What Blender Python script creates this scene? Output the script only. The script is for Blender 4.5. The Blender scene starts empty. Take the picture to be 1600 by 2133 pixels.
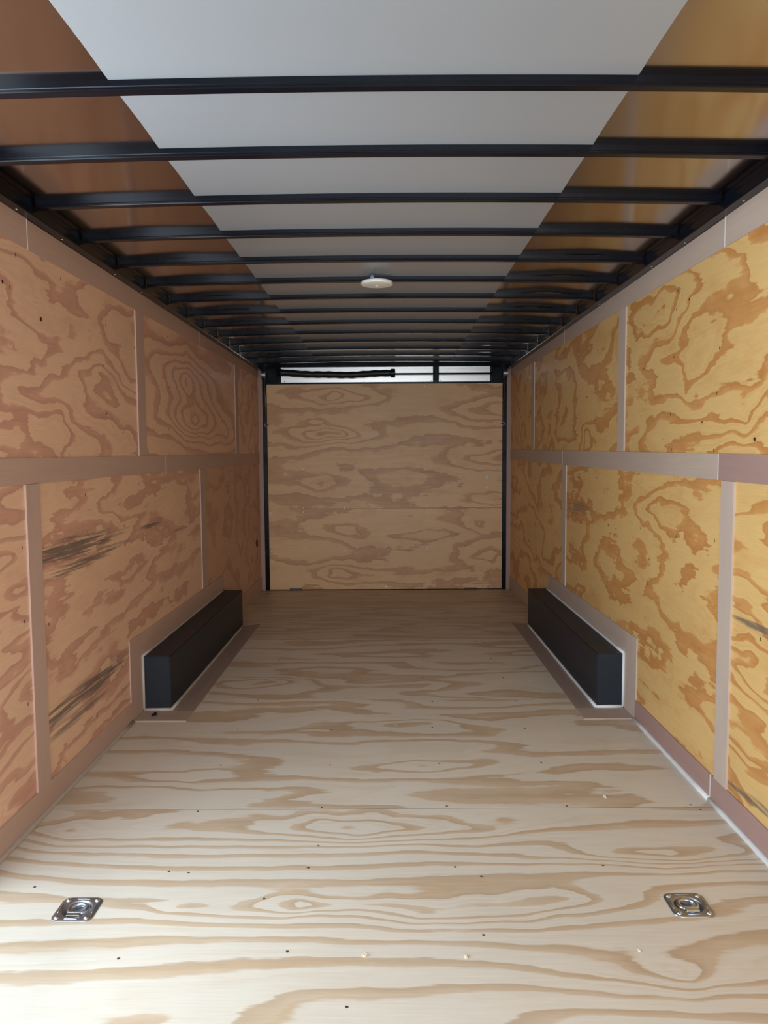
import bpy, bmesh, math, random
from mathutils import Vector, Matrix

S = bpy.context.scene
COL = S.collection
random.seed(7)

# ------------------------------------------------------------------ camera
CX, CH = 0.0303, 1.2809
YAW, PITCH, ROLL = -0.0057, -0.0737, -0.0066
FPX = 1582.8
cam = bpy.data.cameras.new('camera')
cam.sensor_fit = 'HORIZONTAL'
cam.sensor_width = 36.0
cam.lens = 36.0 * FPX / 1600.0
cam.clip_start = 0.01
cam_o = bpy.data.objects.new('camera', cam)
COL.objects.link(cam_o)
fw = Vector((math.sin(YAW) * math.cos(PITCH), math.cos(YAW) * math.cos(PITCH), math.sin(PITCH)))
rt = Vector((math.cos(YAW), -math.sin(YAW), 0))
up = rt.cross(fw)
r2 = rt * math.cos(ROLL) + up * math.sin(ROLL)
u2 = up * math.cos(ROLL) - rt * math.sin(ROLL)
M = Matrix((r2, u2, -fw)).transposed().to_4x4()
M.translation = Vector((CX, 0, CH))
cam_o.matrix_world = M
S.camera = cam_o

# ------------------------------------------------------------------ light: daylight through the open end behind the camera
S.view_settings.view_transform = 'Standard'
S.view_settings.look = 'None'
S.view_settings.gamma = 1.0
S.view_settings.use_curve_mapping = False
S.view_settings.exposure = 0.38

w = bpy.data.worlds.new('world')
S.world = w
w.use_nodes = True
bg = w.node_tree.nodes['Background']
bg.inputs[0].default_value = (0.66, 0.82, 1.0, 1)
bg.inputs[1].default_value = 0.45

def area(name, loc, target, sx, sy, power, color):
    l = bpy.data.lights.new(name, 'AREA')
    l.shape = 'RECTANGLE'
    l.size, l.size_y = sx, sy
    l.energy = power
    l.color = color
    o = bpy.data.objects.new(name, l)
    COL.objects.link(o)
    o.location = loc
    o.rotation_euler = (Vector(target) - Vector(loc)).to_track_quat('-Z', 'Y').to_euler()
    return o

# a side doorway in the left wall just outside the frame (y 1.0 to 2.1) lets in the sky and the light off the ground;
# the near end of the trailer is open as well
area('doorway_sky', (-1.34, 1.55, 1.15), (1.2, 1.75, 0.75), 1.0, 1.7, 30, (0.70, 0.86, 1.0))
area('doorway_ground', (-1.36, 1.55, 0.55), (0.2, 1.7, 2.15), 1.0, 0.9, 15, (0.82, 0.91, 1.0))
area('daylight_open_end', (0.35, -3.2, 1.35), (-0.10, 4.5, 1.0), 3.2, 2.6, 145, (0.86, 0.93, 1.0))

# ------------------------------------------------------------------ node helper
class G:
    def __init__(s, name):
        s.m = bpy.data.materials.new(name)
        s.m.use_nodes = True
        s.t = s.m.node_tree
        s.b = s.t.nodes['Principled BSDF']
    def n(s, kind): return s.t.nodes.new(kind)
    def put(s, sock, v):
        if isinstance(v, bpy.types.NodeSocket): s.t.links.new(v, sock)
        elif v is not None: sock.default_value = v
    def math(s, op, a, b=None, c=None, clamp=False):
        x = s.n('ShaderNodeMath'); x.operation = op; x.use_clamp = clamp
        s.put(x.inputs[0], a); s.put(x.inputs[1], b)
        if c is not None: s.put(x.inputs[2], c)
        return x.outputs[0]
    def comb(s, x, y, z=0.0):
        c = s.n('ShaderNodeCombineXYZ')
        s.put(c.inputs[0], x); s.put(c.inputs[1], y); s.put(c.inputs[2], z)
        return c.outputs[0]
    def coords(s):
        tc = s.n('ShaderNodeTexCoord'); sp = s.n('ShaderNodeSeparateXYZ')
        s.t.links.new(tc.outputs['Object'], sp.inputs[0])
        return sp.outputs
    def noise(s, u, v, su, sv, seed=0.0, detail=1.0, rough=0.5):
        k = s.n('ShaderNodeTexNoise'); k.noise_dimensions = '4D'
        s.put(k.inputs['Vector'], s.comb(s.math('MULTIPLY', u, su), s.math('MULTIPLY', v, sv)))
        k.inputs['W'].default_value = seed
        k.inputs['Scale'].default_value = 1.0
        k.inputs['Detail'].default_value = detail
        k.inputs['Roughness'].default_value = rough
        return k.outputs['Fac']
    def smooth(s, x, a, b):
        k = s.n('ShaderNodeMapRange'); k.interpolation_type = 'SMOOTHSTEP'
        s.put(k.inputs[0], x); s.put(k.inputs[1], a); s.put(k.inputs[2], b)
        return k.outputs[0]
    def mix(s, f, a, b, mode='MIX'):
        k = s.n('ShaderNodeMix'); k.data_type = 'RGBA'; k.blend_type = mode
        s.put(k.inputs[0], f)
        s.put(k.inputs[6], a if isinstance(a, bpy.types.NodeSocket) else (*a, 1) if a is not None else None)
        s.put(k.inputs[7], b if isinstance(b, bpy.types.NodeSocket) else (*b, 1) if b is not None else None)
        return k.outputs[2]
    def gray(s, v):
        return s.comb(v, v, v)
    def bump2(s, u, w, cu, cw, su, sw, rot=0.0):
        du = s.math('SUBTRACT', u, cu); dw = s.math('SUBTRACT', w, cw)
        if rot:
            c, n = math.cos(rot), math.sin(rot)
            a = s.math('ADD', s.math('MULTIPLY', du, c), s.math('MULTIPLY', dw, n))
            dw = s.math('SUBTRACT', s.math('MULTIPLY', dw, c), s.math('MULTIPLY', du, n)); du = a
        a = s.math('MULTIPLY', du, 1 / su); b = s.math('MULTIPLY', dw, 1 / sw)
        r = s.math('MULTIPLY_ADD', a, a, s.math('MULTIPLY', b, b))
        return s.math('POWER', 2.71828, s.math('MULTIPLY', r, -1.0))

    def eye(s, u, w, cu, cw, su, sw):       # pointed oval of a rotary-cut veneer
        a = s.math('ABSOLUTE', s.math('MULTIPLY', s.math('SUBTRACT', u, cu), 1 / su))
        b = s.math('MULTIPLY', s.math('SUBTRACT', w, cw), 1 / sw)
        r = s.math('MULTIPLY_ADD', b, b, s.math('POWER', a, 1.25))
        return s.math('POWER', 2.71828, s.math('MULTIPLY', r, -1.0))

AX = {'x': 0, 'y': 1, 'z': 2}
def ply(name, lng, crs, light, dark, seed, sl=0.5, sc=1.8, bands=6.0, slope=0.0, bumps=(), stains=(), knots=(),
        jag=0.30, rough=0.42, th=(0.40, 0.35), tilt=0.0, fibre=0.13, warp=0.5):
    g = G(name); c = g.coords(); u, v0 = c[AX[lng]], c[AX[crs]]
    v = g.math('MULTIPLY_ADD', u, -tilt, v0) if tilt else v0
    u1 = g.math('MULTIPLY_ADD', g.math('SUBTRACT', g.noise(u, v, 1.6, 5.0, seed + 51, 2.0), 0.5), warp, u)
    v1 = g.math('MULTIPLY_ADD', g.math('SUBTRACT', g.noise(u, v, 2.6, 4.0, seed + 57, 2.0), 0.5), warp * 0.30, v)
    n1 = g.noise(u1, v1, sl, sc, seed, 2.2 if crs == 'y' else 3.6, 0.45 if crs == 'y' else 0.48)
    f = g.math('MULTIPLY', n1, bands * (2.1 if lng == 'x' and crs == 'y' else 2.5))
    if slope: f = g.math('MULTIPLY_ADD', v, slope, f)
    for (cu, cw, su, sw, amp) in bumps:
        f = g.math('MULTIPLY_ADD', g.eye(u1, v1, cu, cw, su, sw), amp * 0.8, f)
    f = g.math('MULTIPLY_ADD', g.math('SUBTRACT', g.noise(u, v, 5.0, 60.0, seed + 3, 2.0, 0.6), 0.5), jag, f)
    f = g.math('MULTIPLY_ADD', g.math('SUBTRACT', g.noise(u, v, 9.0, 13.0, seed + 5, 2.0, 0.55), 0.5), jag * (0.8 if crs == 'y' else 1.5), f)
    fr = g.math('FRACT', f)
    t0 = g.math('MULTIPLY_ADD', g.noise(u, v, 0.9, 2.5, seed + 9, 1.0), th[1], th[0])
    edge = g.math('SUBTRACT', 1.0, g.smooth(fr, 0.94, 1.0))
    d = g.math('MULTIPLY', g.smooth(fr, t0, g.math('ADD', t0, 0.10)), edge)
    d = g.math('MULTIPLY', d, g.math('MULTIPLY_ADD', g.noise(u, v, 2.2, 26.0, seed + 11, 2.0), 0.75, 0.42), clamp=True)
    late = g.math('MULTIPLY', g.smooth(fr, 0.72, 0.94), edge)
    f2 = g.math('FRACT', g.math('MULTIPLY_ADD', f, 2.6, 0.3))
    vein = g.math('MULTIPLY', g.smooth(f2, 0.35, 0.9), g.math('SUBTRACT', 1.0, g.smooth(f2, 0.93, 1.0)))
    vein = g.math('MULTIPLY', vein, g.smooth(g.noise(u, v, 1.1, 4.0, seed + 13, 2.0), 0.42, 0.62))
    d = g.math('MULTIPLY_ADD', vein, 0.22, d)
    col = g.mix(g.math('MULTIPLY', d, 1.0, clamp=True), light, dark)
    col = g.mix(g.math('MULTIPLY', late, 0.45), col, tuple(c * 0.80 for c in dark))
    blot = g.smooth(g.noise(u, v, 2.4, 6.0, seed + 15, 3.0, 0.6), 0.50, 0.75)
    col = g.mix(g.math('MULTIPLY', blot, 0.22 if crs == 'y' else 0.42), col, dark)
    fleck = g.smooth(g.noise(u, v, 4.0, 9.0, seed + 16, 3.0, 0.65), 0.56, 0.78)
    col = g.mix(g.math('MULTIPLY', fleck, 0.35), col, tuple(min(1, c * 1.15) for c in light))
    # broad tone drift and fine fibres
    drift = g.math('MULTIPLY_ADD', g.noise(u, v, 0.7, 1.6, seed + 17, 2.0), 0.30, 0.85)
    fib = g.math('MULTIPLY_ADD', g.noise(u, v, 6.0, 220.0, seed + 21, 2.0, 0.6), fibre * 2, 1 - fibre)
    col = g.mix(1.0, col, g.gray(g.math('MULTIPLY', drift, fib)), 'MULTIPLY')
    for (cu, cw, su, sw, rot, amt) in stains:       # grey-blue stained streaks in the veneer
        e = g.bump2(u, v0, cu, cw, su, sw, rot)
        k = g.smooth(g.math('MULTIPLY', e, g.math('MULTIPLY_ADD', g.noise(u, v0, 2.6, 75.0, seed + 31, 4.0, 0.65), 3.4, -0.95)), 0.25, 0.75)
        col = g.mix(g.math('MULTIPLY', k, amt), col, (0.13, 0.11, 0.095))
    for (cu, cw, r) in knots:
        e = g.bump2(u, v0, cu, cw, r * 2.6, r * 2.0)
        col = g.mix(g.math('MULTIPLY', e, 0.35), col, dark)
        e2 = g.smooth(g.math('ADD', g.bump2(u, v0, cu, cw, r, r * 0.9), g.math('MULTIPLY_ADD', g.noise(u, v0, 90, 90, seed, 2.0), 0.7, -0.35)), 0.45, 0.65)
        col = g.mix(e2, col, (0.035, 0.022, 0.02))
    g.put(g.b.inputs['Base Color'], col)
    g.put(g.b.inputs['Roughness'], g.math('MULTIPLY_ADD', g.noise(u, v, 3, 30, seed + 41, 3.0), 0.25, rough - 0.12))
    g.b.inputs['Specular IOR Level'].default_value = 0.4
    return g.m

def lauan(name, col, lng, crs, seed):
    g = G(name); c = g.coords(); u, v = c[AX[lng]], c[AX[crs]]
    a = g.math('MULTIPLY_ADD', g.noise(u, v, 4.0, 160.0, seed, 3.0, 0.6), 0.26, 0.87)
    b = g.math('MULTIPLY_ADD', g.noise(u, v, 1.2, 7.0, seed + 4, 2.0), 0.24, 0.88)
    g.put(g.b.inputs['Base Color'], g.mix(1.0, col, g.gray(g.math('MULTIPLY', a, b)), 'MULTIPLY'))
    g.b.inputs['Roughness'].default_value = 0.55
    g.b.inputs['Specular IOR Level'].default_value = 0.35
    return g.m

def plain(name, col, rough=0.5, metal=0.0, spec=0.5, var=0.12, scale=6.0, bump=0.0, rvar=0.0):
    g = G(name)
    tc = g.n('ShaderNodeTexCoord'); k = g.n('ShaderNodeTexNoise')
    g.t.links.new(tc.outputs['Object'], k.inputs['Vector'])
    k.inputs['Scale'].default_value = scale; k.inputs['Detail'].default_value = 3
    f = g.math('MULTIPLY_ADD', k.outputs['Fac'], var * 2, 1 - var)
    g.put(g.b.inputs['Base Color'], g.mix(1.0, col, g.gray(f), 'MULTIPLY'))
    g.b.inputs['Roughness'].default_value = rough
    if rvar: g.put(g.b.inputs['Roughness'], g.math('MULTIPLY_ADD', k.outputs['Fac'], rvar, rough - rvar / 2))
    g.b.inputs['Metallic'].default_value = metal
    g.b.inputs['Specular IOR Level'].default_value = spec
    if bump:
        bn = g.n('ShaderNodeBump'); bn.inputs['Strength'].default_value = bump; bn.inputs['Distance'].default_value = 0.01
        g.t.links.new(k.outputs['Fac'], bn.inputs['Height']); g.t.links.new(bn.outputs[0], g.b.inputs['Normal'])
    return g.m

# ------------------------------------------------------------------ mesh helpers
def bx(bm, x0, x1, y0, y1, z0, z1):
    return hexa(bm, [(x0, y0, z0), (x1, y0, z0), (x1, y1, z0), (x0, y1, z0), (x0, y0, z1), (x1, y0, z1), (x1, y1, z1), (x0, y1, z1)])
def hexa(bm, p):
    v = [bm.verts.new(q) for q in p]
    for f in ((3, 2, 1, 0), (4, 5, 6, 7), (0, 1, 5, 4), (1, 2, 6, 5), (2, 3, 7, 6), (3, 0, 4, 7)):
        bm.faces.new([v[i] for i in f])
    return v
def tube(bm, pts, r, n=12, cap=True, closed=False):
    pts = [Vector(p) for p in pts]; rings = []
    rad = r if isinstance(r, (list, tuple)) else [r] * len(pts)
    N = len(pts)
    for i, p in enumerate(pts):
        if closed: d = pts[(i + 1) % N] - pts[i - 1]
        else: d = pts[min(i + 1, N - 1)] - pts[max(i - 1, 0)]
        d.normalize()
        a = Vector((0, 0, 1)) if abs(d.z) < 0.9 else Vector((0, 1, 0))
        s = d.cross(a).normalized(); t = s.cross(d)
        rings.append([bm.verts.new(p + (s * math.cos(2 * math.pi * k / n) + t * math.sin(2 * math.pi * k / n)) * rad[i]) for k in range(n)])
    for i in range(N if closed else N - 1):
        A, B = rings[i], rings[(i + 1) % N]
        for k in range(n):
            bm.faces.new((A[k], A[(k + 1) % n], B[(k + 1) % n], B[k]))
    if cap and not closed:
        bm.faces.new(rings[0][::-1]); bm.faces.new(rings[-1])
def lathe(bm, prof, n=32, c=(0, 0, 0)):
    rings = []
    for r, z in prof:
        if r < 1e-6: rings.append([bm.verts.new((c[0], c[1], c[2] + z))])
        else: rings.append([bm.verts.new((c[0] + r * math.cos(2 * math.pi * k / n), c[1] + r * math.sin(2 * math.pi * k / n), c[2] + z)) for k in range(n)])
    for A, B in zip(rings, rings[1:]):
        for k in range(n):
            k2 = (k + 1) % n
            if len(A) == 1 and len(B) == 1: continue
            if len(A) == 1: bm.faces.new((A[0], B[k2], B[k]))
            elif len(B) == 1: bm.faces.new((A[k], A[k2], B[0]))
            else: bm.faces.new((A[k], A[k2], B[k2], B[k]))
def obj(name, bm, mat, parent=None, smooth=False, bevel=0.0, loc=None):
    if bevel:
        bmesh.ops.bevel(bm, geom=bm.edges[:], offset=bevel, segments=2, affect='EDGES', profile=0.5)
    bmesh.ops.recalc_face_normals(bm, faces=bm.faces[:])
    me = bpy.data.meshes.new(name); bm.to_mesh(me); bm.free()
    for m in (mat if isinstance(mat, (list, tuple)) else [mat]): me.materials.append(m)
    if smooth:
        for p in me.polygons: p.use_smooth = True
    o = bpy.data.objects.new(name, me); COL.objects.link(o)
    if parent: o.parent = parent
    if loc: o.location = loc
    return o
def B(name, dims, mat, parent=None, bevel=0.0, **k):
    bm = bmesh.new(); bx(bm, *dims); return obj(name, bm, mat, parent, bevel=bevel, **k)
def struct(o, label, cat):
    o['kind'] = 'structure'; o['label'] = label; o['category'] = cat; return o
def tag(o, label, cat, group=None):
    o['label'] = label; o['category'] = cat
    if group: o['group'] = group
    return o
def empty(name, loc, label, cat, group=None):
    o = bpy.data.objects.new(name, None); COL.objects.link(o); o.location = loc; o.empty_display_size = 0.05
    return tag(o, label, cat, group)
def lerp(a, b, t): return a + (b - a) * t

# ------------------------------------------------------------------ dimensions
W = 1.22; YF = 7.417; Y0 = -0.6
def zfloor(y): return 0.0 if y < 6.3 else -0.035 * (y - 6.3) / (YF - 6.3)

# ------------------------------------------------------------------ materials
FL, FD = (0.72, 0.645, 0.535), (0.585, 0.425, 0.275)
RL, RD = (0.78, 0.50, 0.19), (0.62, 0.27, 0.075)  # right wall pine, with the golden light mixed into its colour
LL, LD = (0.85, 0.545, 0.36), (0.66, 0.345, 0.245)  # same pine on the left wall, pinkish light and haze mixed into its colour
DL, DD = (0.78, 0.485, 0.245), (0.58, 0.31, 0.145)
steel = plain('black_steel', (0.0035, 0.005, 0.009), 0.20, 0.0, 0.22, 0.3, 9.0, rvar=0.1)
boxpaint = plain('black_box_paint', (0.016, 0.021, 0.029), 0.45, 0.0, 0.3, 0.2, 5.0)
caulk = plain('white_sealant', (0.78, 0.77, 0.75), 0.5, 0, 0.4, 0.06, 30)
caulk_dull = plain('cream_sealant', (0.50, 0.43, 0.36), 0.5, 0, 0.4, 0.08, 30)
zinc = plain('zinc_plated_steel', (0.58, 0.62, 0.66), 0.30, 1.0, 0.5, 0.12, 40, rvar=0.12)
zinc_dark = plain('dull_zinc', (0.40, 0.42, 0.45), 0.42, 1.0, 0.5, 0.15, 40)
alum = plain('bright_aluminium', (0.80, 0.78, 0.74), 0.30, 1.0, 0.5, 0.06, 4)
rubber = plain('black_rubber', (0.010, 0.011, 0.014), 0.42, 0, 0.4, 0.2, 30)
white = plain('white_plastic', (0.90, 0.89, 0.85), 0.35, 0, 0.5, 0.03, 8)
bluep = plain('blue_plastic', (0.20, 0.28, 0.45), 0.4, 0, 0.5, 0.05, 8)
darkw = plain('dark_underlay', (0.05, 0.035, 0.025), 0.8, 0, 0.2)
hole = plain('dark_nail', (0.03, 0.025, 0.022), 0.5, 0.3, 0.4)
screwd = plain('dull_screw', (0.12, 0.11, 0.10), 0.4, 0.6, 0.4)
screwm = plain('bright_screw', (0.86, 0.84, 0.80), 0.35, 0.0, 0.5)
chipm = plain('pale_wood_chip', (0.80, 0.68, 0.52), 0.7, 0, 0.2)
ground = plain('pale_concrete', (0.45, 0.44, 0.42), 0.8, 0, 0.2, 0.15, 2)
ceil_metal = plain('glossy_roof_sheet', (0.52, 0.485, 0.485), 0.15, 1.0, 0.5, 0.05, 2)
ceil_white = plain('white_roof_stripe', (0.31, 0.32, 0.332), 0.26, 0.0, 0.5, 0.02, 2)

# ------------------------------------------------------------------ floor
seams = [Y0, 0.21, 1.445, 2.68, 3.925, 5.23, 6.44, YF]
bm = bmesh.new(); bx(bm, -W, W, Y0, YF, -0.10, -0.06)
for q in seams[1:-1]: bx(bm, -W, W, q - 0.0014, q + 0.0014, -0.06, zfloor(q) - 0.0006)
fl = struct(obj('floor', bm, darkw), 'pale plywood trailer floor laid in wide sheets across the width', 'floor')
RING = [(-0.860, 2.065), (0.877, 2.077)]
HS = 0.043
fmats = [
    ply('floor_sheet_a', 'x', 'y', FL, FD, 3.0, 0.5, 2.6, 6),
    ply('floor_sheet_b', 'x', 'y', FL, FD, 11.0, 0.5, 2.4, 6),
    ply('floor_sheet_c', 'x', 'y', FL, FD, 23.0, 0.42, 1.5, 2.6, 9.5, bumps=[
        (-0.16, 2.535, 0.50, 0.10, 4.3), (0.12, 2.065, 0.42, 0.055, 2.6), (-0.28, 2.075, 0.14, 0.04, 2.0), (0.95, 2.36, 0.34, 0.07, 3.2),
        (0.74, 1.80, 0.24, 0.09, 3.2), (0.45, 2.07, 0.28, 0.11, 1.6), (-0.6, 2.09, 0.10, 0.03, 1.2), (-1.02, 2.50, 0.30, 0.14, 2.4), (-0.55, 1.62, 0.5, 0.09, 2.0)], jag=0.24),
    ply('floor_sheet_d', 'x', 'y', FL, FD, 37.0, 0.45, 2.2, 4.5, 2.0, bumps=[(-0.75, 2.95, 0.25, 0.08, 2.0), (0.2, 3.05, 0.45, 0.10, 1.8), (0.1, 3.55, 0.25, 0.08, 2.0)]),
    ply('floor_sheet_e', 'x', 'y', FL, FD, 41.0, 0.5, 2.2, 4.5, 1.5, bumps=[(-0.7, 4.25, 0.2, 0.08, 2.2), (0.3, 4.15, 0.4, 0.08, 1.8)]),
    ply('floor_sheet_f', 'x', 'y', (0.64, 0.53, 0.41), (0.53, 0.385, 0.26), 53.0, 0.4, 3.4, 5, 3.0),
    ply('floor_sheet_g', 'x', 'y', (0.63, 0.51, 0.385), (0.51, 0.36, 0.245), 61.0, 0.4, 3.2, 6, 3.0)]
for i in range(7):
    y0, y1 = seams[i] + 0.0022, seams[i + 1] - 0.0022
    bm = bmesh.new()
    if i == 2:
        xs = [-W, RING[0][0] - HS, RING[0][0] + HS, RING[1][0] - HS, RING[1][0] + HS, W]
        for k in range(5):
            if k in (1, 3):
                cy = RING[0 if k == 1 else 1][1]
                bx(bm, xs[k], xs[k + 1], y0, cy - HS, -0.02, 0); bx(bm, xs[k], xs[k + 1], cy + HS, y1, -0.02, 0)
            else: bx(bm, xs[k], xs[k + 1], y0, y1, -0.02, 0)
    elif i == 6:
        hexa(bm, [(-W, y0, -0.06), (W, y0, -0.06), (W, y1, -0.06), (-W, y1, -0.06), (-W, y0, zfloor(y0)), (W, y0, zfloor(y0)), (W, y1, zfloor(y1)), (-W, y1, zfloor(y1))])
    else: bx(bm, -W, W, y0, y1, -0.02, 0)
    obj('plywood_sheet', bm, fmats[i], fl)
def floor_screw(x, y):
    bm = bmesh.new(); lathe(bm, [(0.0042, 0.0), (0.0038, 0.001), (0.002, 0.0014), (0.0016, 0.0004), (0, 0.0004)], 10, (x, y, zfloor(y)))
    obj('screw', bm, screwd, fl, True)
sp = [(-0.669, 1.855), (-0.239, 1.881), (-0.667, 2.664), (-0.220, 2.691), (0.238, 2.698), (0.676, 2.695), (-0.657, 2.265), (-0.594, 2.257), (-0.227, 2.282),
      (0.232, 2.284), (0.307, 2.230), (0.694, 2.290), (-1.036, 2.181), (-0.074, 1.681), (-0.338, 2.117), (-0.207, 2.416), (0.278, 1.946), (1.13, 2.70), (1.15, 2.66)]
for k in range(8):
    for x in (-0.667, -0.225, 0.235, 0.68):
        sp.append((x + random.uniform(-.02, .02), 3.09 + 0.406 * k + random.uniform(-.02, .02)))
for x, y in sp: floor_screw(x, y)

gd = bmesh.new(); bx(gd, -9, 6, -9, 10, -0.62, -0.55)
struct(obj('ground', gd, ground), 'pale concrete ground outside the trailer', 'ground')

# ------------------------------------------------------------------ side walls
def zl(side, y, which):     # trims climb a touch towards the far end
    t = (y - 2.4) / 5.0
    if which == 'mb': return lerp(1.190, 1.215, t) if side < 0 else lerp(1.183, 1.240, t)
    if which == 'mt': return lerp(1.279, 1.311, t) if side < 0 else lerp(1.277, 1.336, t)
    if which == 'tb': return lerp(2.000, 2.038, t)
tn = [0]
def trim(side, y0, y1, z00, z01, z10, z11, mat, label, th=0.005, far=True, filler=None):
    """strip on a side wall: z00/z01 bottom at y0/y1, z10/z11 top at y0/y1"""
    tn[0] += 1
    xa, xb = side * W, side * (W - th)
    bm = bmesh.new()
    hexa(bm, [(xa, y0, z00), (xb, y0, z00), (xb, y1, z01), (xa, y1, z01), (xa, y0, z10), (xb, y0, z10), (xb, y1, z11), (xa, y1, z11)])
    o = struct(obj('trim_%d' % tn[0], bm, mat), label, 'trim')
    if filler:
        bm = bmesh.new(); x2 = side * (W - th - 0.0008)
        yy0, yy1 = y1, y1 + 0.005
        hexa(bm, [(xa, yy0, z01), (x2, yy0, z01), (x2, yy1, z01), (xa, yy1, z01), (xa, yy0, z11), (x2, yy0, z11), (x2, yy1, z11), (xa, yy1, z11)])
        obj('joint_filler', bm, filler, o)
    return o
LT = lauan('lauan_left', (0.56, 0.38, 0.305), 'y', 'z', 2.0)
LTV = lauan('lauan_left_upright', (0.55, 0.375, 0.31), 'z', 'y', 3.0)
RT = lauan('lauan_right', (0.54, 0.42, 0.335), 'y', 'z', 4.0)
RTR = lauan('lauan_red', (0.42, 0.265, 0.225), 'y', 'z', 5.0)
RTV = lauan('lauan_right_upright', (0.58, 0.46, 0.375), 'z', 'y', 6.0)
FT = lauan('lauan_floor', (0.36, 0.26, 0.21), 'y', 'x', 8.0)
FTX = lauan('lauan_floor_cross', (0.46, 0.34, 0.27), 'x', 'y', 9.0)

DY0, DY1, DZ = 1.0, 2.1, 1.985      # side doorway
def wall(side, name, label, ups, lows, mats_up, mats_low):
    xb = side * (W + 0.015); xo = side * (W + 0.04)
    bm = bmesh.new()
    if side < 0:
        for (ya, yb, za, zb) in ((Y0, DY0, -0.04, 2.20), (DY1, YF, -0.04, 2.20), (DY0, DY1, DZ, 2.20)): bx(bm, xo, xb, ya, yb, za, zb)
    else: bx(bm, xb, xo, Y0, YF, -0.04, 2.20)
    wl = struct(obj(name, bm, darkw), label, 'wall')
    for (js, mats, z0, z1) in ((ups, mats_up, 1.232, 2.16), (lows, mats_low, -0.035, 1.232)):
        for i in range(len(js) - 1):
            if js[i] == DY0: continue
            p = B('plywood_panel', (min(side * W, xb), max(side * W, xb), js[i], js[i + 1], z0, z1), mats[i], wl)
            ya, yb = max(js[i], 1.9), js[i + 1]
            k = 0
            if yb > 2.0:
                for col in range(int((yb - ya) / 0.406) + 1):
                    for zz in ([1.30, 1.47, 1.66, 1.85, 1.975] if z0 > 1 else [0.16, 0.42, 0.70, 0.95, 1.15]):
                        y = ya + 0.08 + col * 0.406 + random.uniform(-.03, .03); z = zz + random.uniform(-.03, .03)
                        if z0 > 1 and z < zl(side, y, 'mt') + 0.01: z = zl(side, y, 'mt') + 0.012
                        if z0 > 1 and z > 1.97: z = 1.965
                        if y > yb - 0.06 or (y > 3.5 and z < 0.45) or random.random() < 0.35 or k > 22: continue
                        k += 1
                        xs = side * W; xi = side * (W - 0.0007)
                        B('staple', (min(xs, xi), max(xs, xi), y - 0.0016, y + 0.0016, z - 0.006, z + 0.006), hole, p)
    return wl
lu = [ply('left_upper_a', 'y', 'z', LL, LD, 71, 0.5, 1.8, 6),
      ply('left_upper_b', 'y', 'z', LL, LD, 79, 0.55, 1.9, 5.5, 1.0, jag=0.42, bumps=[(2.9, 1.40, 0.25, 0.12, 1.8), (3.4, 1.62, 0.3, 0.1, -1.6)], knots=[(2.78, 1.781, 0.011), (2.513, 1.854, 0.009)]),
      ply('left_upper_c', 'y', 'z', LL, LD, 83, 0.40, 1.2, 1.6, 1.5, bumps=[(4.75, 1.765, 0.62, 0.135, 6.5), (4.95, 1.525, 0.75, 0.135, 7.0), (5.9, 1.45, 0.3, 0.1, 2.0)], jag=0.30, warp=0.34),
      ply('left_upper_d', 'y', 'z', LL, LD, 89, 1.4, 0.8, 5)]
ll = [ply('left_lower_a', 'y', 'z', LL, LD, 93, 0.5, 2.4, 7, 2.0, tilt=0.05),
      ply('left_lower_b', 'y', 'z', LL, LD, 97, 0.5, 2.6, 4, 1.0, tilt=0.04, jag=0.5, stains=[(3.0, 0.925, 0.62, 0.055, 0.03, 0.85), (3.15, 0.86, 0.45, 0.03, 0.05, 0.8), (4.0, 0.93, 0.25, 0.022, 0.05, 0.8), (4.55, 0.85, 0.2, 0.02, 0.05, 0.6),
                                    (3.05, 0.325, 0.60, 0.055, 0.03, 0.85), (3.0, 0.25, 0.35, 0.025, 0.03, 0.7)]),
      ply('left_lower_c', 'y', 'z', (0.64, 0.37, 0.23), (0.52, 0.275, 0.175), 101, 0.9, 1.4, 3.5)]
ru = [ply('right_upper_a', 'y', 'z', RL, RD, 107, 0.5, 1.8, 6),
      ply('right_upper_b', 'y', 'z', RL, RD, 109, 0.7, 1.9, 4.5, 3.0, jag=0.42, bumps=[(3.0, 1.62, 0.28, 0.13, 2.6), (2.55, 1.40, 0.2, 0.07, 2.2), (3.3, 1.90, 0.3, 0.1, -2.4)], knots=[(2.482, 1.327, 0.010), (3.05, 1.887, 0.007), (2.9, 1.40, 0.006)]),
      ply('right_upper_c', 'y', 'z', RL, RD, 113, 0.65, 1.3, 5, 1.0, bumps=[(4.6, 1.36, 0.4, 0.12, 4.0)], jag=0.36),
      ply('right_upper_d', 'y', 'z', RL, RD, 127, 1.6, 0.8, 5)]
rl = [ply('right_lower_a', 'y', 'z', RL, RD, 131, 0.45, 2.6, 7, 2.0, stains=[(2.35, 0.72, 0.3, 0.02, 0.0, 0.8), (2.45, 0.14, 0.3, 0.02, -0.1, 0.8)]),
      ply('right_lower_b', 'y', 'z', RL, RD, 137, 0.55, 1.9, 3.4, jag=0.5, bumps=[(3.6, 0.78, 0.3, 0.14, 2.0), (3.3, 1.05, 0.25, 0.08, -1.6)], stains=[(4.75, 0.95, 0.35, 0.05, -0.05, 0.55)], knots=[(3.459, 0.686, 0.009), (3.45, 0.80, 0.006), (4.1, 0.90, 0.007)]),
      ply('right_lower_c', 'y', 'z', RL, RD, 139, 0.8, 1.6, 3.5, 3.0)]
wall(-1, 'wall_left', 'left trailer wall of varnished plywood panels with lauan strips', [Y0, DY0, DY1, 3.87, 6.31, YF], [Y0, DY0, DY1, 2.655, 5.10, YF], [lu[0], lu[0], lu[1], lu[2], lu[3]], [ll[0], ll[0], ll[0], ll[1], ll[2]])
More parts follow.
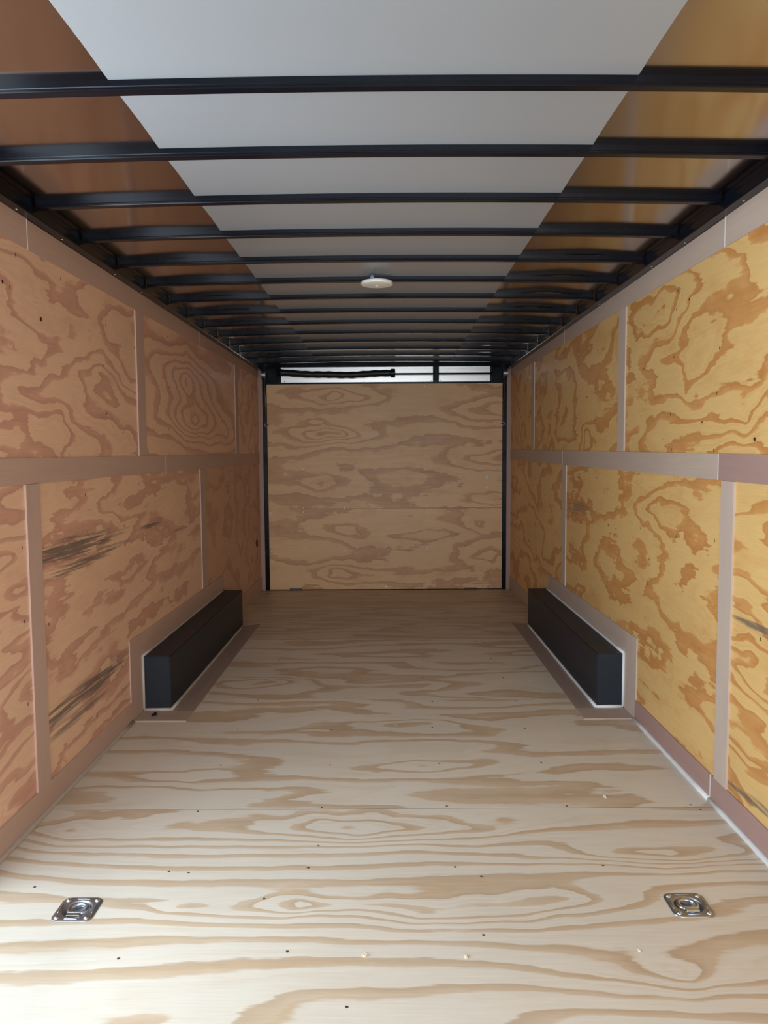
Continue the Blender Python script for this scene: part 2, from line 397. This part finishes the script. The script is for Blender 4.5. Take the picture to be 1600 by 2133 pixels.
wall(1, 'wall_right', 'right trailer wall of varnished plywood panels, golden light in their colour, with lauan strips', [Y0, 1.45, 3.89, 6.25, YF], [Y0, 2.66, 5.12, YF], [ru[0], ru[1], ru[2], ru[3]], rl)

def hstrip(side, y0, y1, kind, mat, label, filler=None):
    if kind == 'mid': return trim(side, y0, y1, zl(side, y0, 'mb'), zl(side, y1, 'mb'), zl(side, y0, 'mt'), zl(side, y1, 'mt'), mat, label, filler=filler)
    return trim(side, y0, y1, zl(side, y0, 'tb'), zl(side, y1, 'tb'), 2.105, 2.107, mat, label, filler=filler)
hstrip(-1, DY1, 4.255, 'mid', LT, 'long near lauan strip along the middle of the left wall', caulk_dull)
hstrip(-1, 4.260, YF - 0.03, 'mid', LT, 'far lauan strip along the middle of the left wall')
hstrip(1, Y0, 2.735, 'mid', RTR, 'reddish near lauan strip along the middle of the right wall', caulk)
hstrip(1, 2.740, 5.178, 'mid', RT, 'greyish lauan strip along the middle of the right wall', caulk)
hstrip(1, 5.183, YF - 0.03, 'mid', RT, 'far end lauan strip along the middle of the right wall')
hstrip(-1, Y0, 2.687, 'top', LT, 'nearest lauan strip along the top of the left wall', caulk)
hstrip(-1, 2.692, 5.107, 'top', LT, 'long lauan strip along the top of the left wall', caulk_dull)
hstrip(-1, 5.112, YF - 0.03, 'top', LT, 'farthest lauan strip along the top of the left wall')
hstrip(1, Y0, 2.728, 'top', RT, 'nearest lauan strip along the top of the right wall', caulk)
hstrip(1, 2.733, 5.163, 'top', RT, 'long lauan strip along the top of the right wall', caulk)
hstrip(1, 5.168, YF - 0.03, 'top', RT, 'farthest lauan strip along the top of the right wall')
def vstrip(side, y0, y1, zone, mat, label):
    if zone == 'low': return trim(side, y0, y1, 0.10 if y0 < 4 else 0.40, 0.10 if y0 < 4 else 0.40, zl(side, y0, 'mb') - .001, zl(side, y1, 'mb') - .001, mat, label, th=0.0065)
    return trim(side, y0, y1, zl(side, y0, 'mt') + .001, zl(side, y1, 'mt') + .001, zl(side, y0, 'tb') - .001, zl(side, y1, 'tb') - .001, mat, label, th=0.0065)
vstrip(-1, 2.602, 2.704, 'low', LTV, 'near upright lauan strip on the lower left wall')
vstrip(-1, 5.035, 5.165, 'low', LTV, 'upright lauan strip on the left wall above the wheel box')
vstrip(-1, 3.810, 3.930, 'up', LTV, 'near upright lauan strip on the upper left wall')
vstrip(-1, 6.255, 6.370, 'up', LTV, 'far upright lauan strip on the upper left wall')
vstrip(1, 2.607, 2.706, 'low', RTV, 'near pale upright lauan strip on the lower right wall')
vstrip(1, 5.068, 5.175, 'low', RTV, 'upright lauan strip on the right wall above the wheel box')
vstrip(1, 3.836, 3.945, 'up', RTV, 'near upright lauan strip on the upper right wall')
vstrip(1, 6.198, 6.300, 'up', RTV, 'far upright lauan strip on the upper right wall')

# baseboards with a bead of sealant along the floor
def bead(pts, r, mat, parent, seg=0.12):
    P = []
    for a, b in zip(pts, pts[1:]):
        a, b = Vector(a), Vector(b); n = max(2, int((b - a).length / seg))
        for i in range(n): P.append(a.lerp(b, i / n))
    P.append(Vector(pts[-1]))
    bm = bmesh.new(); tube(bm, P, [r * random.uniform(0.88, 1.12) for _ in P], 8)
    return obj('sealant_bead', bm, mat, parent, True)
bn = [0]
def baseboard(side, y0, y1, mat, label, cm, filler=None):
    xa, xb = side * W, side * (W - 0.006)
    bm = bmesh.new()
    hexa(bm, [(xa, y0, zfloor(y0)), (xb, y0, zfloor(y0)), (xb, y1, zfloor(y1)), (xa, y1, zfloor(y1)), (xa, y0, .10), (xb, y0, .10), (xb, y1, .10), (xa, y1, .10)])
    bn[0] += 1
    o = struct(obj(('baseboard_left' if side < 0 else 'baseboard_right') + ('' if bn[0] in (1, 3) else '_%d' % bn[0]), bm, mat), label, 'baseboard')
    bead([(side * (W - 0.008), y0, 0.004 + zfloor(y0)), (side * (W - 0.008), y1, 0.004 + zfloor(y1))], 0.0105 if y0 < 4 else 0.005, cm, o)
    if filler: B('joint_filler', (min(xa, xb * .9994), max(xa, xb * .9994), y1, y1 + 0.005, 0.0, 0.10), filler, o)
    return o
baseboard(-1, DY1, 3.585, LT, 'near lauan baseboard along the left wall up to the wheel box', caulk_dull)
baseboard(-1, 5.667, YF - 0.04, LT, 'far lauan baseboard along the left wall behind the wheel box', caulk_dull)
baseboard(1, Y0, 2.732, RTR, 'nearest reddish lauan baseboard along the right wall', caulk, caulk)
baseboard(1, 2.737, 3.595, RTR, 'short lauan baseboard along the right wall beside the wheel box', caulk)
baseboard(1, 5.665, YF - 0.04, RT, 'far lauan baseboard along the right wall behind the wheel box', caulk_dull)

# ------------------------------------------------------------------ wheel boxes and their trim
def wheel_box(side, xi, y0, y1, h, wn, label, cm, tmat, vmat, word, tx):
    e = empty('wheel_box', (side * (W + xi) / 2, (y0 + y1) / 2, 0), label, 'wheel box')
    off = -e.location
    def put(o): o.location = off; return o
    bm = bmesh.new(); bx(bm, min(side * (W - .003), side * xi), max(side * (W - .003), side * xi), y0, y1, 0.0005, h)
    bmesh.ops.bevel(bm, geom=bm.edges[:], offset=0.0035, segments=2, affect='EDGES')
    put(obj('cover', bm, boxpaint, e))
    put(bead([(side * (W - .012), y0 - .006, 0.010), (side * xi - side * .003, y0 - .006, 0.010)], 0.0085, cm, e))
    put(bead([(side * (xi - .004), y0 - .006, 0.010), (side * (xi - .004), y1, 0.010)], 0.0085, cm, e))
    put(bead([(side * (W - .010), y0 - .005, 0.010), (side * (W - .010), y0 - .005, h + .006)], 0.0075, cm, e))
    put(bead([(side * (W - .010), y0 - .005, h + .005), (side * (W - .010), y1, h + .005)], 0.0075, cm, e))
    trim(side, wn, y0 - 0.006, 0.0, 0.0, 0.400, 0.400, vmat, 'short upright lauan strip at the near end of the %s wheel box' % word)
    trim(side, y0 - 0.006, y1 - 0.10, h + .010, h + .010, 0.400, 0.395, tmat, 'lauan strip on the wall above the %s wheel box' % word)
    trim(side, y1 - 0.10, y1 - 0.05, h + .010, h + .010, 0.395, 0.395, vmat, 'small lauan piece at the far end above the %s wheel box' % word)
    tn[0] += 1
    a, b = side * (xi - .008), side * tx
    bm = bmesh.new()
    hexa(bm, [(a, y0 - .012, 0), (b, y0 - .012, 0), (b + side * .0, y1 + .06, 0), (a, y1 + .0, 0), (a, y0 - .012, .005), (b, y0 - .012, .005), (b, y1 + .06, .005), (a, y1, .005)])
    struct(obj('trim_%d' % tn[0], bm, FT), 'dark lauan strip on the floor along the %s wheel box' % word, 'trim')
    tn[0] += 1
    struct(B('trim_%d' % tn[0], (min(side * (W - .006), b), max(side * (W - .006), b), wn + .015, y0 - .014, 0, .0055), FTX), 'short lauan strip on the floor in front of the %s wheel box' % word, 'trim')
wheel_box(-1, 1.075, 3.757, 5.667, 0.280, 3.585, 'long black steel wheel box on the floor against the left wall', caulk_dull, LT, LTV, 'left', 0.958)
wheel_box(1, 1.078, 3.770, 5.665, 0.280, 3.590, 'long black steel wheel box on the floor against the right wall', caulk, RT, RTV, 'right', 0.972)

# ------------------------------------------------------------------ ceiling
def arch(x): return -0.016 * (x / 1.15) ** 2
ZB = 2.160; BH = 0.028
def zc(x, y):
    z = ZB + BH + arch(x) + 0.0015
    a = abs(x)
    g = max(0.0, min(1.0, (y - 2.75) / 0.8))
    z += g * 0.010 * math.exp(-((a - 0.92) / 0.16) ** 2) * (1.0 if x > 0 else 0.7) * (0.75 + 0.25 * math.sin(y * 3.1 + x))
    z += 0.0012 * math.sin(y * 2 * math.pi / 0.4057) * (1 if a < 1.1 else 0)
    return z
xs = [-1.24 + 0.061 * i for i in range(10)] + [-0.632 + 1.264 * i / 16 for i in range(17)] + [0.632 + 0.0608 * i for i in range(1, 11)]
ny = 164
bm = bmesh.new(); rows = []
for j in range(ny + 1):
    y = Y0 + (YF + 0.02 - Y0) * j / ny
    rows.append([bm.verts.new((x, y, zc(x, y))) for x in xs])
for j in range(ny):
    for i in range(len(xs) - 1):
        f = bm.faces.new((rows[j][i], rows[j + 1][i], rows[j + 1][i + 1], rows[j][i + 1]))
        f.smooth = True
        if abs((xs[i] + xs[i + 1]) / 2) < 0.632: f.material_index = 1
for j in range(0, 1): pass
me = bpy.data.meshes.new('ceiling'); bm.to_mesh(me); bm.free()
me.materials.append(ceil_metal); me.materials.append(ceil_white)
ce = bpy.data.objects.new('ceiling', me); COL.objects.link(ce)
so = ce.modifiers.new('thickness', 'SOLIDIFY'); so.thickness = 0.004; so.offset = 1.0
struct(ce, 'glossy metal roof sheet with a wide white stripe down the middle', 'ceiling')

def beam(yb, label):
    o_e = None
    prof = [(0, .028), (0, .0105), (.0022, .0085), (.0022, .0055), (0, .0035), (.002, .0005), (.004, 0), (.029, 0), (.032, .003), (.032, .028)]
    bm = bmesh.new(); rings = []
    for k in range(25):
        x = -1.183 + 2.366 * k / 24
        rings.append([bm.verts.new((x, p[0] - 0.032, p[1] + ZB + arch(x) - 2.16)) for p in prof])
    for A, Bq in zip(rings, rings[1:]):
        for i in range(len(prof)):
            j = (i + 1) % len(prof)
            bm.faces.new((A[i], A[j], Bq[j], Bq[i]))
    bm.faces.new(rings[0]); bm.faces.new(rings[-1][::-1])
    o = obj('roof_bow', bm, steel, None, loc=(0, yb, 2.16))
    return tag(o, label, 'beam', 'steel roof beams across the ceiling')
ords = ['nearest to the camera', 'second from the camera', 'third from the camera', 'fourth from the camera', 'fifth from the camera, just before the round lamp', 'sixth from the camera, carrying the round lamp',
        'first beyond the round lamp', 'second beyond the round lamp', 'third beyond the round lamp', 'fourth beyond the round lamp', 'fifth beyond the round lamp', 'third from the spring housing', 'second from the spring housing', 'next to the spring housing']
for k in range(14):
    beam(1.912 + 0.4057 * k, 'black steel roof beam across the ceiling, ' + ords[k])

# roof side rails
for side, wd in ((-1, 'left'), (1, 'right')):
    bm = bmesh.new()
    prof = [(W + .012, 2.106), (W - 0.040, 2.108), (W - 0.042, 2.112), (W - 0.036, 2.142), (W - 0.030, 2.145), (W - .030, 2.168), (W + .012, 2.168)]
    R = [[bm.verts.new((side * x, y, z)) for x, z in prof] for y in (Y0, YF)]
    for i in range(len(prof)):
        j = (i + 1) % len(prof); bm.faces.new((R[0][i], R[0][j], R[1][j], R[1][i]))
    bm.faces.new(R[0]); bm.faces.new(R[1][::-1])
    rail = tag(obj('roof_rail', bm, steel), 'black steel rail along the top of the %s wall' % wd, 'rail')
    for k in range(12):
        y = 2.1 + k * 0.44 + random.uniform(-.08, .08)
        bm = bmesh.new(); lathe(bm, [(0, -.003), (.004, -.002), (.005, 0)], 10, (side * (W - 0.02), y, 2.107)); obj('screw', bm, zinc, rail, True)

# ------------------------------------------------------------------ rear ramp door and header
YD = YF
post_m = lauan('lauan_post', (0.44, 0.29, 0.23), 'z', 'x', 12.0)
for side, wd in ((-1, 'left'), (1, 'right')):
    tn[0] += 1
    struct(B('trim_%d' % tn[0], (min(side * W, side * 1.180), max(side * W, side * 1.180), YD - 0.03, YD - 0.01, -0.034, 2.106), post_m), 'upright lauan corner strip to the %s of the ramp door' % wd, 'trim')
    tn[0] += 1
    struct(B('trim_%d' % tn[0], (min(side * 1.181, side * 1.142), max(side * 1.181, side * 1.142), YD - 0.012, YD + 0.05, -0.034, 2.0), steel), 'black steel jamb to the %s of the ramp door' % wd, 'trim')
door = struct(B('door_1', (-1.20, 1.20, YD + 0.012, YD + 0.06, -0.090, 1.968), steel), 'closed rear ramp door faced with two pale plywood panels', 'door')
dm1 = ply('door_upper_ply', 'x', 'z', DL, DD, 151, 0.42, 1.3, 2.2, 2.5, bumps=[(-0.52, 1.86, 0.42, 0.07, 3.2), (-0.60, 1.48, 0.30, 0.085, 3.6), (-0.42, 1.49, 0.12, 0.06, 1.4), (-0.62, 1.03, 0.36, 0.10, 2.6), (1.1, 1.72, 0.45, 0.10, 2.8),
            (1.15, 1.25, 0.40, 0.10, 3.0), (1.1, 0.86, 0.35, 0.06, 2.0), (0.2, 1.05, 0.28, 0.10, -1.4), (-0.66, 1.62, 0.06, 0.025, 1.0)], jag=0.34)
dm2 = ply('door_lower_ply', 'x', 'z', DL, DD, 157, 0.5, 1.5, 2.6, bumps=[(-0.47, 0.11, 0.42, 0.10, 3.6), (-0.3, 0.52, 0.35, 0.10, 1.8), (0.4, 0.50, 0.4, 0.06, -1.6), (0.92, 0.62, 0.12, 0.07, 1.6), (1.05, 0.30, 0.25, 0.12, 1.8)], jag=0.40)
B('plywood_panel', (-1.1405, 1.1405, YD - 0.004, YD + 0.012, 0.7695, 1.975), dm1, door)
B('plywood_panel', (-1.1405, 1.1405, YD - 0.004, YD + 0.012, -0.028, 0.7675), dm2, door)
def dpt(cx, cy):   # point in the door close-up (550 px wide crop enlarged 1600/550) to x, z on the door
    px, py = 530 + cx * 0.34375, 780 + cy * 0.34375
    return -1.141 + (px - 555 - (py - 800) * 5 / 428) / (494 - 9 * (py - 800) / 428) * 2.292, 1.975 - (py - 800) / 428 * 2.005
for c in ((293, 566), (538, 574), (1037, 574), (1487, 579), (293, 801), (293, 827), (541, 805), (1040, 801), (94, 832), (96, 1064), (545, 1061), (794, 1042), (1039, 1051), (1285, 1048), (792, 1288), (1036, 1288), (1031, 72), (1280, 72), (305, 1050)):
    x, z = dpt(*c)
    bm = bmesh.new(); lathe(bm, [(0, .0015), (.005, .001), (.007, 0)], 10)
    bmesh.ops.rotate(bm, verts=bm.verts[:], cent=(0, 0, 0), matrix=Matrix.Rotation(math.pi / 2, 3, 'X'))
    bmesh.ops.translate(bm, verts=bm.verts[:], vec=(x, YD - 0.004, z)); obj('screw', bm, screwm, door, True)
for c in ((1410, 622), (1409, 684)):
    x, z = dpt(*c)
    bm = bmesh.new(); lathe(bm, [(0, .006), (.008, .006), (.009, .003), (.017, .002), (.018, 0)], 16)
    bmesh.ops.rotate(bm, verts=bm.verts[:], cent=(0, 0, 0), matrix=Matrix.Rotation(math.pi / 2, 3, 'X'))
    bmesh.ops.translate(bm, verts=bm.verts[:], vec=(x, YD - 0.004, z)); obj('washer_bolt', bm, screwm, door, True)
for x in (-0.885, 0.835):
    bm = bmesh.new(); bx(bm, x - 0.05, x + 0.05, YD - 0.05, YD - 0.006, -0.036, -0.029); tube(bm, [(x - .06, YD - .012, -.024), (x + .06, YD - .012, -.024)], 0.008, 10)
    obj('hinge', bm, screwd, door)

wr = bmesh.new()
bx(wr, -W - .02, W + .02, YD + 0.0, YD + 0.05, 2.138, 2.20)
bx(wr, -1.18, 1.18, YD + 0.0, YD + 0.05, 1.976, 1.993)
bx(wr, -W, -1.0, YD + 0.0, YD + 0.05, 1.993, 2.138)
bx(wr, 1.022, W, YD + 0.0, YD + 0.05, 1.993, 2.138)
bx(wr, 0.470, 0.526, YD - 0.012, YD + 0.05, 1.993, 2.138)
wr = struct(obj('wall_rear', wr, steel), 'black steel header over the rear ramp door with bright metal panels', 'wall')
B('metal_panel', (-0.999, 0.469, YD + 0.028, YD + 0.034, 1.994, 2.137), alum, wr)
B('metal_panel', (0.527, 1.021, YD + 0.028, YD + 0.034, 1.994, 2.137), alum, wr)
for x in (-0.97, -0.20, 0.455, 0.545, 0.995):
    bm = bmesh.new(); lathe(bm, [(0, .002), (.004, .001), (.0045, 0)], 8)
    bmesh.ops.rotate(bm, verts=bm.verts[:], cent=(0, 0, 0), matrix=Matrix.Rotation(math.pi / 2, 3, 'X'))
    bmesh.ops.translate(bm, verts=bm.verts[:], vec=(x, YD + 0.028, 2.004)); obj('screw', bm, hole, wr, True)

sa = empty('spring_assembly', (0, YD - 0.03, 2.06), 'black ramp spring assembly with sleeve and cables across the rear header', 'ramp spring')
def sput(o): o.location = -sa.location; return o
ys = YD - 0.035
pts = [(-1.02, ys, 2.088), (-.92, ys, 2.082), (-.80, ys, 2.072), (-.70, ys, 2.067), (-.60, ys, 2.066), (-.5, ys, 2.064), (-.40, ys, 2.060), (-.30, ys, 2.060), (-.20, ys, 2.066), (-.10, ys, 2.072), (0, ys, 2.075), (.075, ys, 2.074)]
fine = []
for i in range(len(pts) - 1):
    for k in range(3): fine.append(Vector(pts[i]).lerp(Vector(pts[i + 1]), k / 3))
fine.append(Vector(pts[-1]))
bm = bmesh.new(); tube(bm, fine, [0.031 + 0.0022 * math.sin(i * 1.9) for i in range(len(fine))], 16); sput(obj('spring_sleeve', bm, rubber, sa, True))
bm = bmesh.new(); tube(bm, [(.062, ys, 2.074), (.064, ys, 2.074), (.100, ys, 2.074), (.104, ys, 2.074)], [.036, .041, .041, .036], 18); sput(obj('sleeve_clamp', bm, steel, sa, False))
bm = bmesh.new(); tube(bm, [(.1, ys, 2.066), (1.15, ys, 2.064)], 0.009, 10); sput(obj('shaft', bm, steel, sa, True))
bm = bmesh.new(); bx(bm, 0.480, 0.516, ys - .02, YD - .012, 2.0, 2.13); sput(obj('center_bracket', bm, steel, sa, bevel=.002))
for side in (-1, 1):
    bm = bmesh.new(); bx(bm, min(side * 1.03, side * 1.13), max(side * 1.03, side * 1.13), ys - .012, YD, 2.0, 2.13); sput(obj('end_bracket', bm, steel, sa, bevel=.003))
    bm = bmesh.new(); tube(bm, [(side * 1.135, ys - .02, 2.065), (side * 1.139, ys - .02, 2.065), (side * 1.142, ys - .02, 2.065), (side * 1.168, ys - .02, 2.065), (side * 1.171, ys - .02, 2.065), (side * 1.178, ys - .02, 2.065)], [.046, .046, .034, .034, .046, .046], 24)
    sput(obj('cable_drum', bm, zinc_dark, sa))
    bm = bmesh.new(); tube(bm, [(side * 1.148, ys - .03, 2.035), (side * 1.148, YD - .018, 1.60)], 0.0022, 6); sput(obj('cable', bm, zinc_dark, sa, True))
    bm = bmesh.new(); tube(bm, [(side * 1.135, YD - .004, 1.585), (side * 1.135, YD - .02, 1.585)], 0.009, 10); tube(bm, [(side * 1.148 + .012 * math.cos(a), YD - .016, 1.585 + .014 * math.sin(a)) for a in [i * math.pi / 8 for i in range(16)]], .003, 6, closed=True)
    sput(obj('cable_eye', bm, zinc_dark, sa, True))

# ------------------------------------------------------------------ round ceiling lamp
lx, ly = -0.020, 3.905
lamp = empty('dome_lamp', (lx, ly, 2.159), 'round white dome lamp under a roof beam in the middle of the ceiling', 'lamp')
bm = bmesh.new(); lathe(bm, [(0, 0), (.060, 0), (.0785, -.003), (.0800, -.006), (.0800, -.015), (.0780, -.018), (.073, -.019), (0, -.019)], 48); obj('housing', bm, white, lamp, True)
bm = bmesh.new(); lathe(bm, [(.0735, -.0185), (.070, -.0195), (.060, -.0215), (.042, -.0235), (.020, -.0245), (.006, -.0247), (.005, -.027), (0, -.0274)], 48)
lens = plain('milky_lens', (0.88, 0.86, 0.78), 0.3, 0, 0.5, 0.02, 8); obj('lens', bm, lens, lamp, True)
bm = bmesh.new(); tube(bm, [(-.022, -.066, .000), (-.022, -.066, .006), (-.022, -.066, .012), (-.022, -.066, .018)], [.010, .010, .007, .005], 10); tube(bm, [(-.032, -.066, .006), (-.012, -.066, .006)], .004, 8)
obj('wire_connector', bm, bluep, lamp, True)

# ------------------------------------------------------------------ recessed tie-down rings
def ring_thing(x, y, label, flip):
    e = empty('tie_down_ring', (x, y, 0.0), label, 'tie-down ring', 'recessed floor rings')
    n = 48; H, cr = 0.0575, 0.022
    def outer(a):
        c, s = math.cos(a), math.sin(a)
        k = min(H / max(abs(c), 1e-6), H / max(abs(s), 1e-6)); px, py = c * k, s * k
        ax, ay = abs(px) - (H - cr), abs(py) - (H - cr)
        if ax > 0 and ay > 0:
            # intersect the ray with the corner arc
            cx0, cy0 = math.copysign(H - cr, c), math.copysign(H - cr, s)
            bq = c * cx0 + s * cy0; cq = cx0 * cx0 + cy0 * cy0 - cr * cr
            k = bq + math.sqrt(max(0, bq * bq - cq)); px, py = c * k, s * k
        return px, py
    bm = bmesh.new(); L = []
    A = [2 * math.pi * k / n + math.pi / n for k in range(n)]
    for (sc, z) in ((1.0, 0.0), (1.0, 0.0022), (0.97, 0.0034), (0.86, 0.0034)):
        L.append([bm.verts.new((outer(a)[0] * sc, outer(a)[1] * sc, z)) for a in A])
    for r, z in ((0.0425, 0.0036), (0.0405, 0.0030), (0.0385, -0.001), (0.036, -0.006)):
        L.append([bm.verts.new((r * math.cos(a), r * math.sin(a), z)) for a in A])
    for P, Q in zip(L, L[1:]):
        for k in range(n): bm.faces.new((P[k], P[(k + 1) % n], Q[(k + 1) % n], Q[k]))
    # pressed ridges along the four sides
    for q in range(4):
        rot = Matrix.Rotation(q * math.pi / 2, 3, 'Z')
        tube(bm, [rot @ Vector((t, -0.0475, 0.0034)) for t in (-.020, -.017, 0, .017, .020)], [.001, .0028, .0028, .0028, .001], 8)
    obj('plate', bm, zinc_dark, e, True)
    bm = bmesh.new(); lathe(bm, [(.0385, -.001), (.036, -.006), (.030, -.0125), (.020, -.0165), (.008, -.018), (0, -.018)], 40); obj('recess_cup', bm, zinc, e, True)
    bm = bmesh.new(); R = 0.0255
    P = [Vector((R * math.cos(a), R * math.sin(a) + 0.004, -0.0015)) for a in [-.55 + i * (math.pi + 1.1) / 22 for i in range(23)]]
    P += [Vector((lerp(P[-1].x, P[0].x, t), P[0].y - .004, -0.0015)) for t in (.15, .5, .85)]
    tube(bm, P, 0.0062, 10, closed=True); obj('ring', bm, zinc, e, True)
    bm = bmesh.new()
    bx(bm, -.019, .019, -.036, -.022, .0032, .0068); obj('retaining_bar', bm, zinc, e, bevel=.0014)
    for sx in (-1, 1):
        for sy in (-1, 1):
            bm = bmesh.new(); lathe(bm, [(0, .0085), (.004, .0082), (.0072, .0062), (.0082, .0034)], 16, (sx * .0415, sy * .0415, 0)); obj('bolt', bm, zinc, e, True)
    return e
ring_thing(*RING[0], 'square zinc tie-down ring set into the floor at the left', 1)
ring_thing(*RING[1], 'square zinc tie-down ring set into the floor at the right', -1)

# ------------------------------------------------------------------ small things
bm = bmesh.new(); lathe(bm, [(0, .004), (.026, .004), (.030, .005), (.040, .004), (.043, 0)], 28)
bmesh.ops.rotate(bm, verts=bm.verts[:], cent=(0, 0, 0), matrix=Matrix.Rotation(math.pi / 2, 3, 'Y'))
tag(obj('hole_cover', bm, rubber, None, True, loc=(-W, 7.17, 0.46)), 'round black hole cover low on the left wall near the ramp door', 'cover')
def chip(name, x, y, s, mat, label, seed):
    rnd = random.Random(seed); bm = bmesh.new()
    n = 7; top = []; bot = []
    for k in range(n):
        a = 2 * math.pi * k / n; r = s * rnd.uniform(.5, 1.1)
        p = (r * math.cos(a) * 0.6, r * math.sin(a)); bot.append(bm.verts.new((*p, 0))); top.append(bm.verts.new((p[0] * .8, p[1] * .8, s * rnd.uniform(.25, .55))))
    bm.faces.new(bot[::-1]); bm.faces.new(top)
    for k in range(n): bm.faces.new((bot[k], bot[(k + 1) % n], top[(k + 1) % n], top[k]))
    tag(obj(name, bm, mat, None, loc=(x, y, 0.0)), label, 'wood chip' if mat is chipm else 'scrap')
chip('wood_chip', 0.836, 2.768, .012, chipm, 'pale wood chip on the floor just beyond the long seam at the right', 1)
chip('wood_chip', -0.037, 1.865, .011, chipm, 'pale wood chip on the near floor close to the middle', 2)
chip('wood_chip', 0.222, 1.860, .010, chipm, 'pale wood chip on the near floor right of the middle', 3)
chip('wood_chip', 0.674, 1.881, .008, chipm, 'tiny pale wood chip on the near floor below the right tie-down ring', 4)
chip('scrap', -1.136, 3.679, .022, rubber, 'small dark scrap lying in front of the left wheel box', 5)
bpy.data.objects['scrap'].location.z = 0.0055
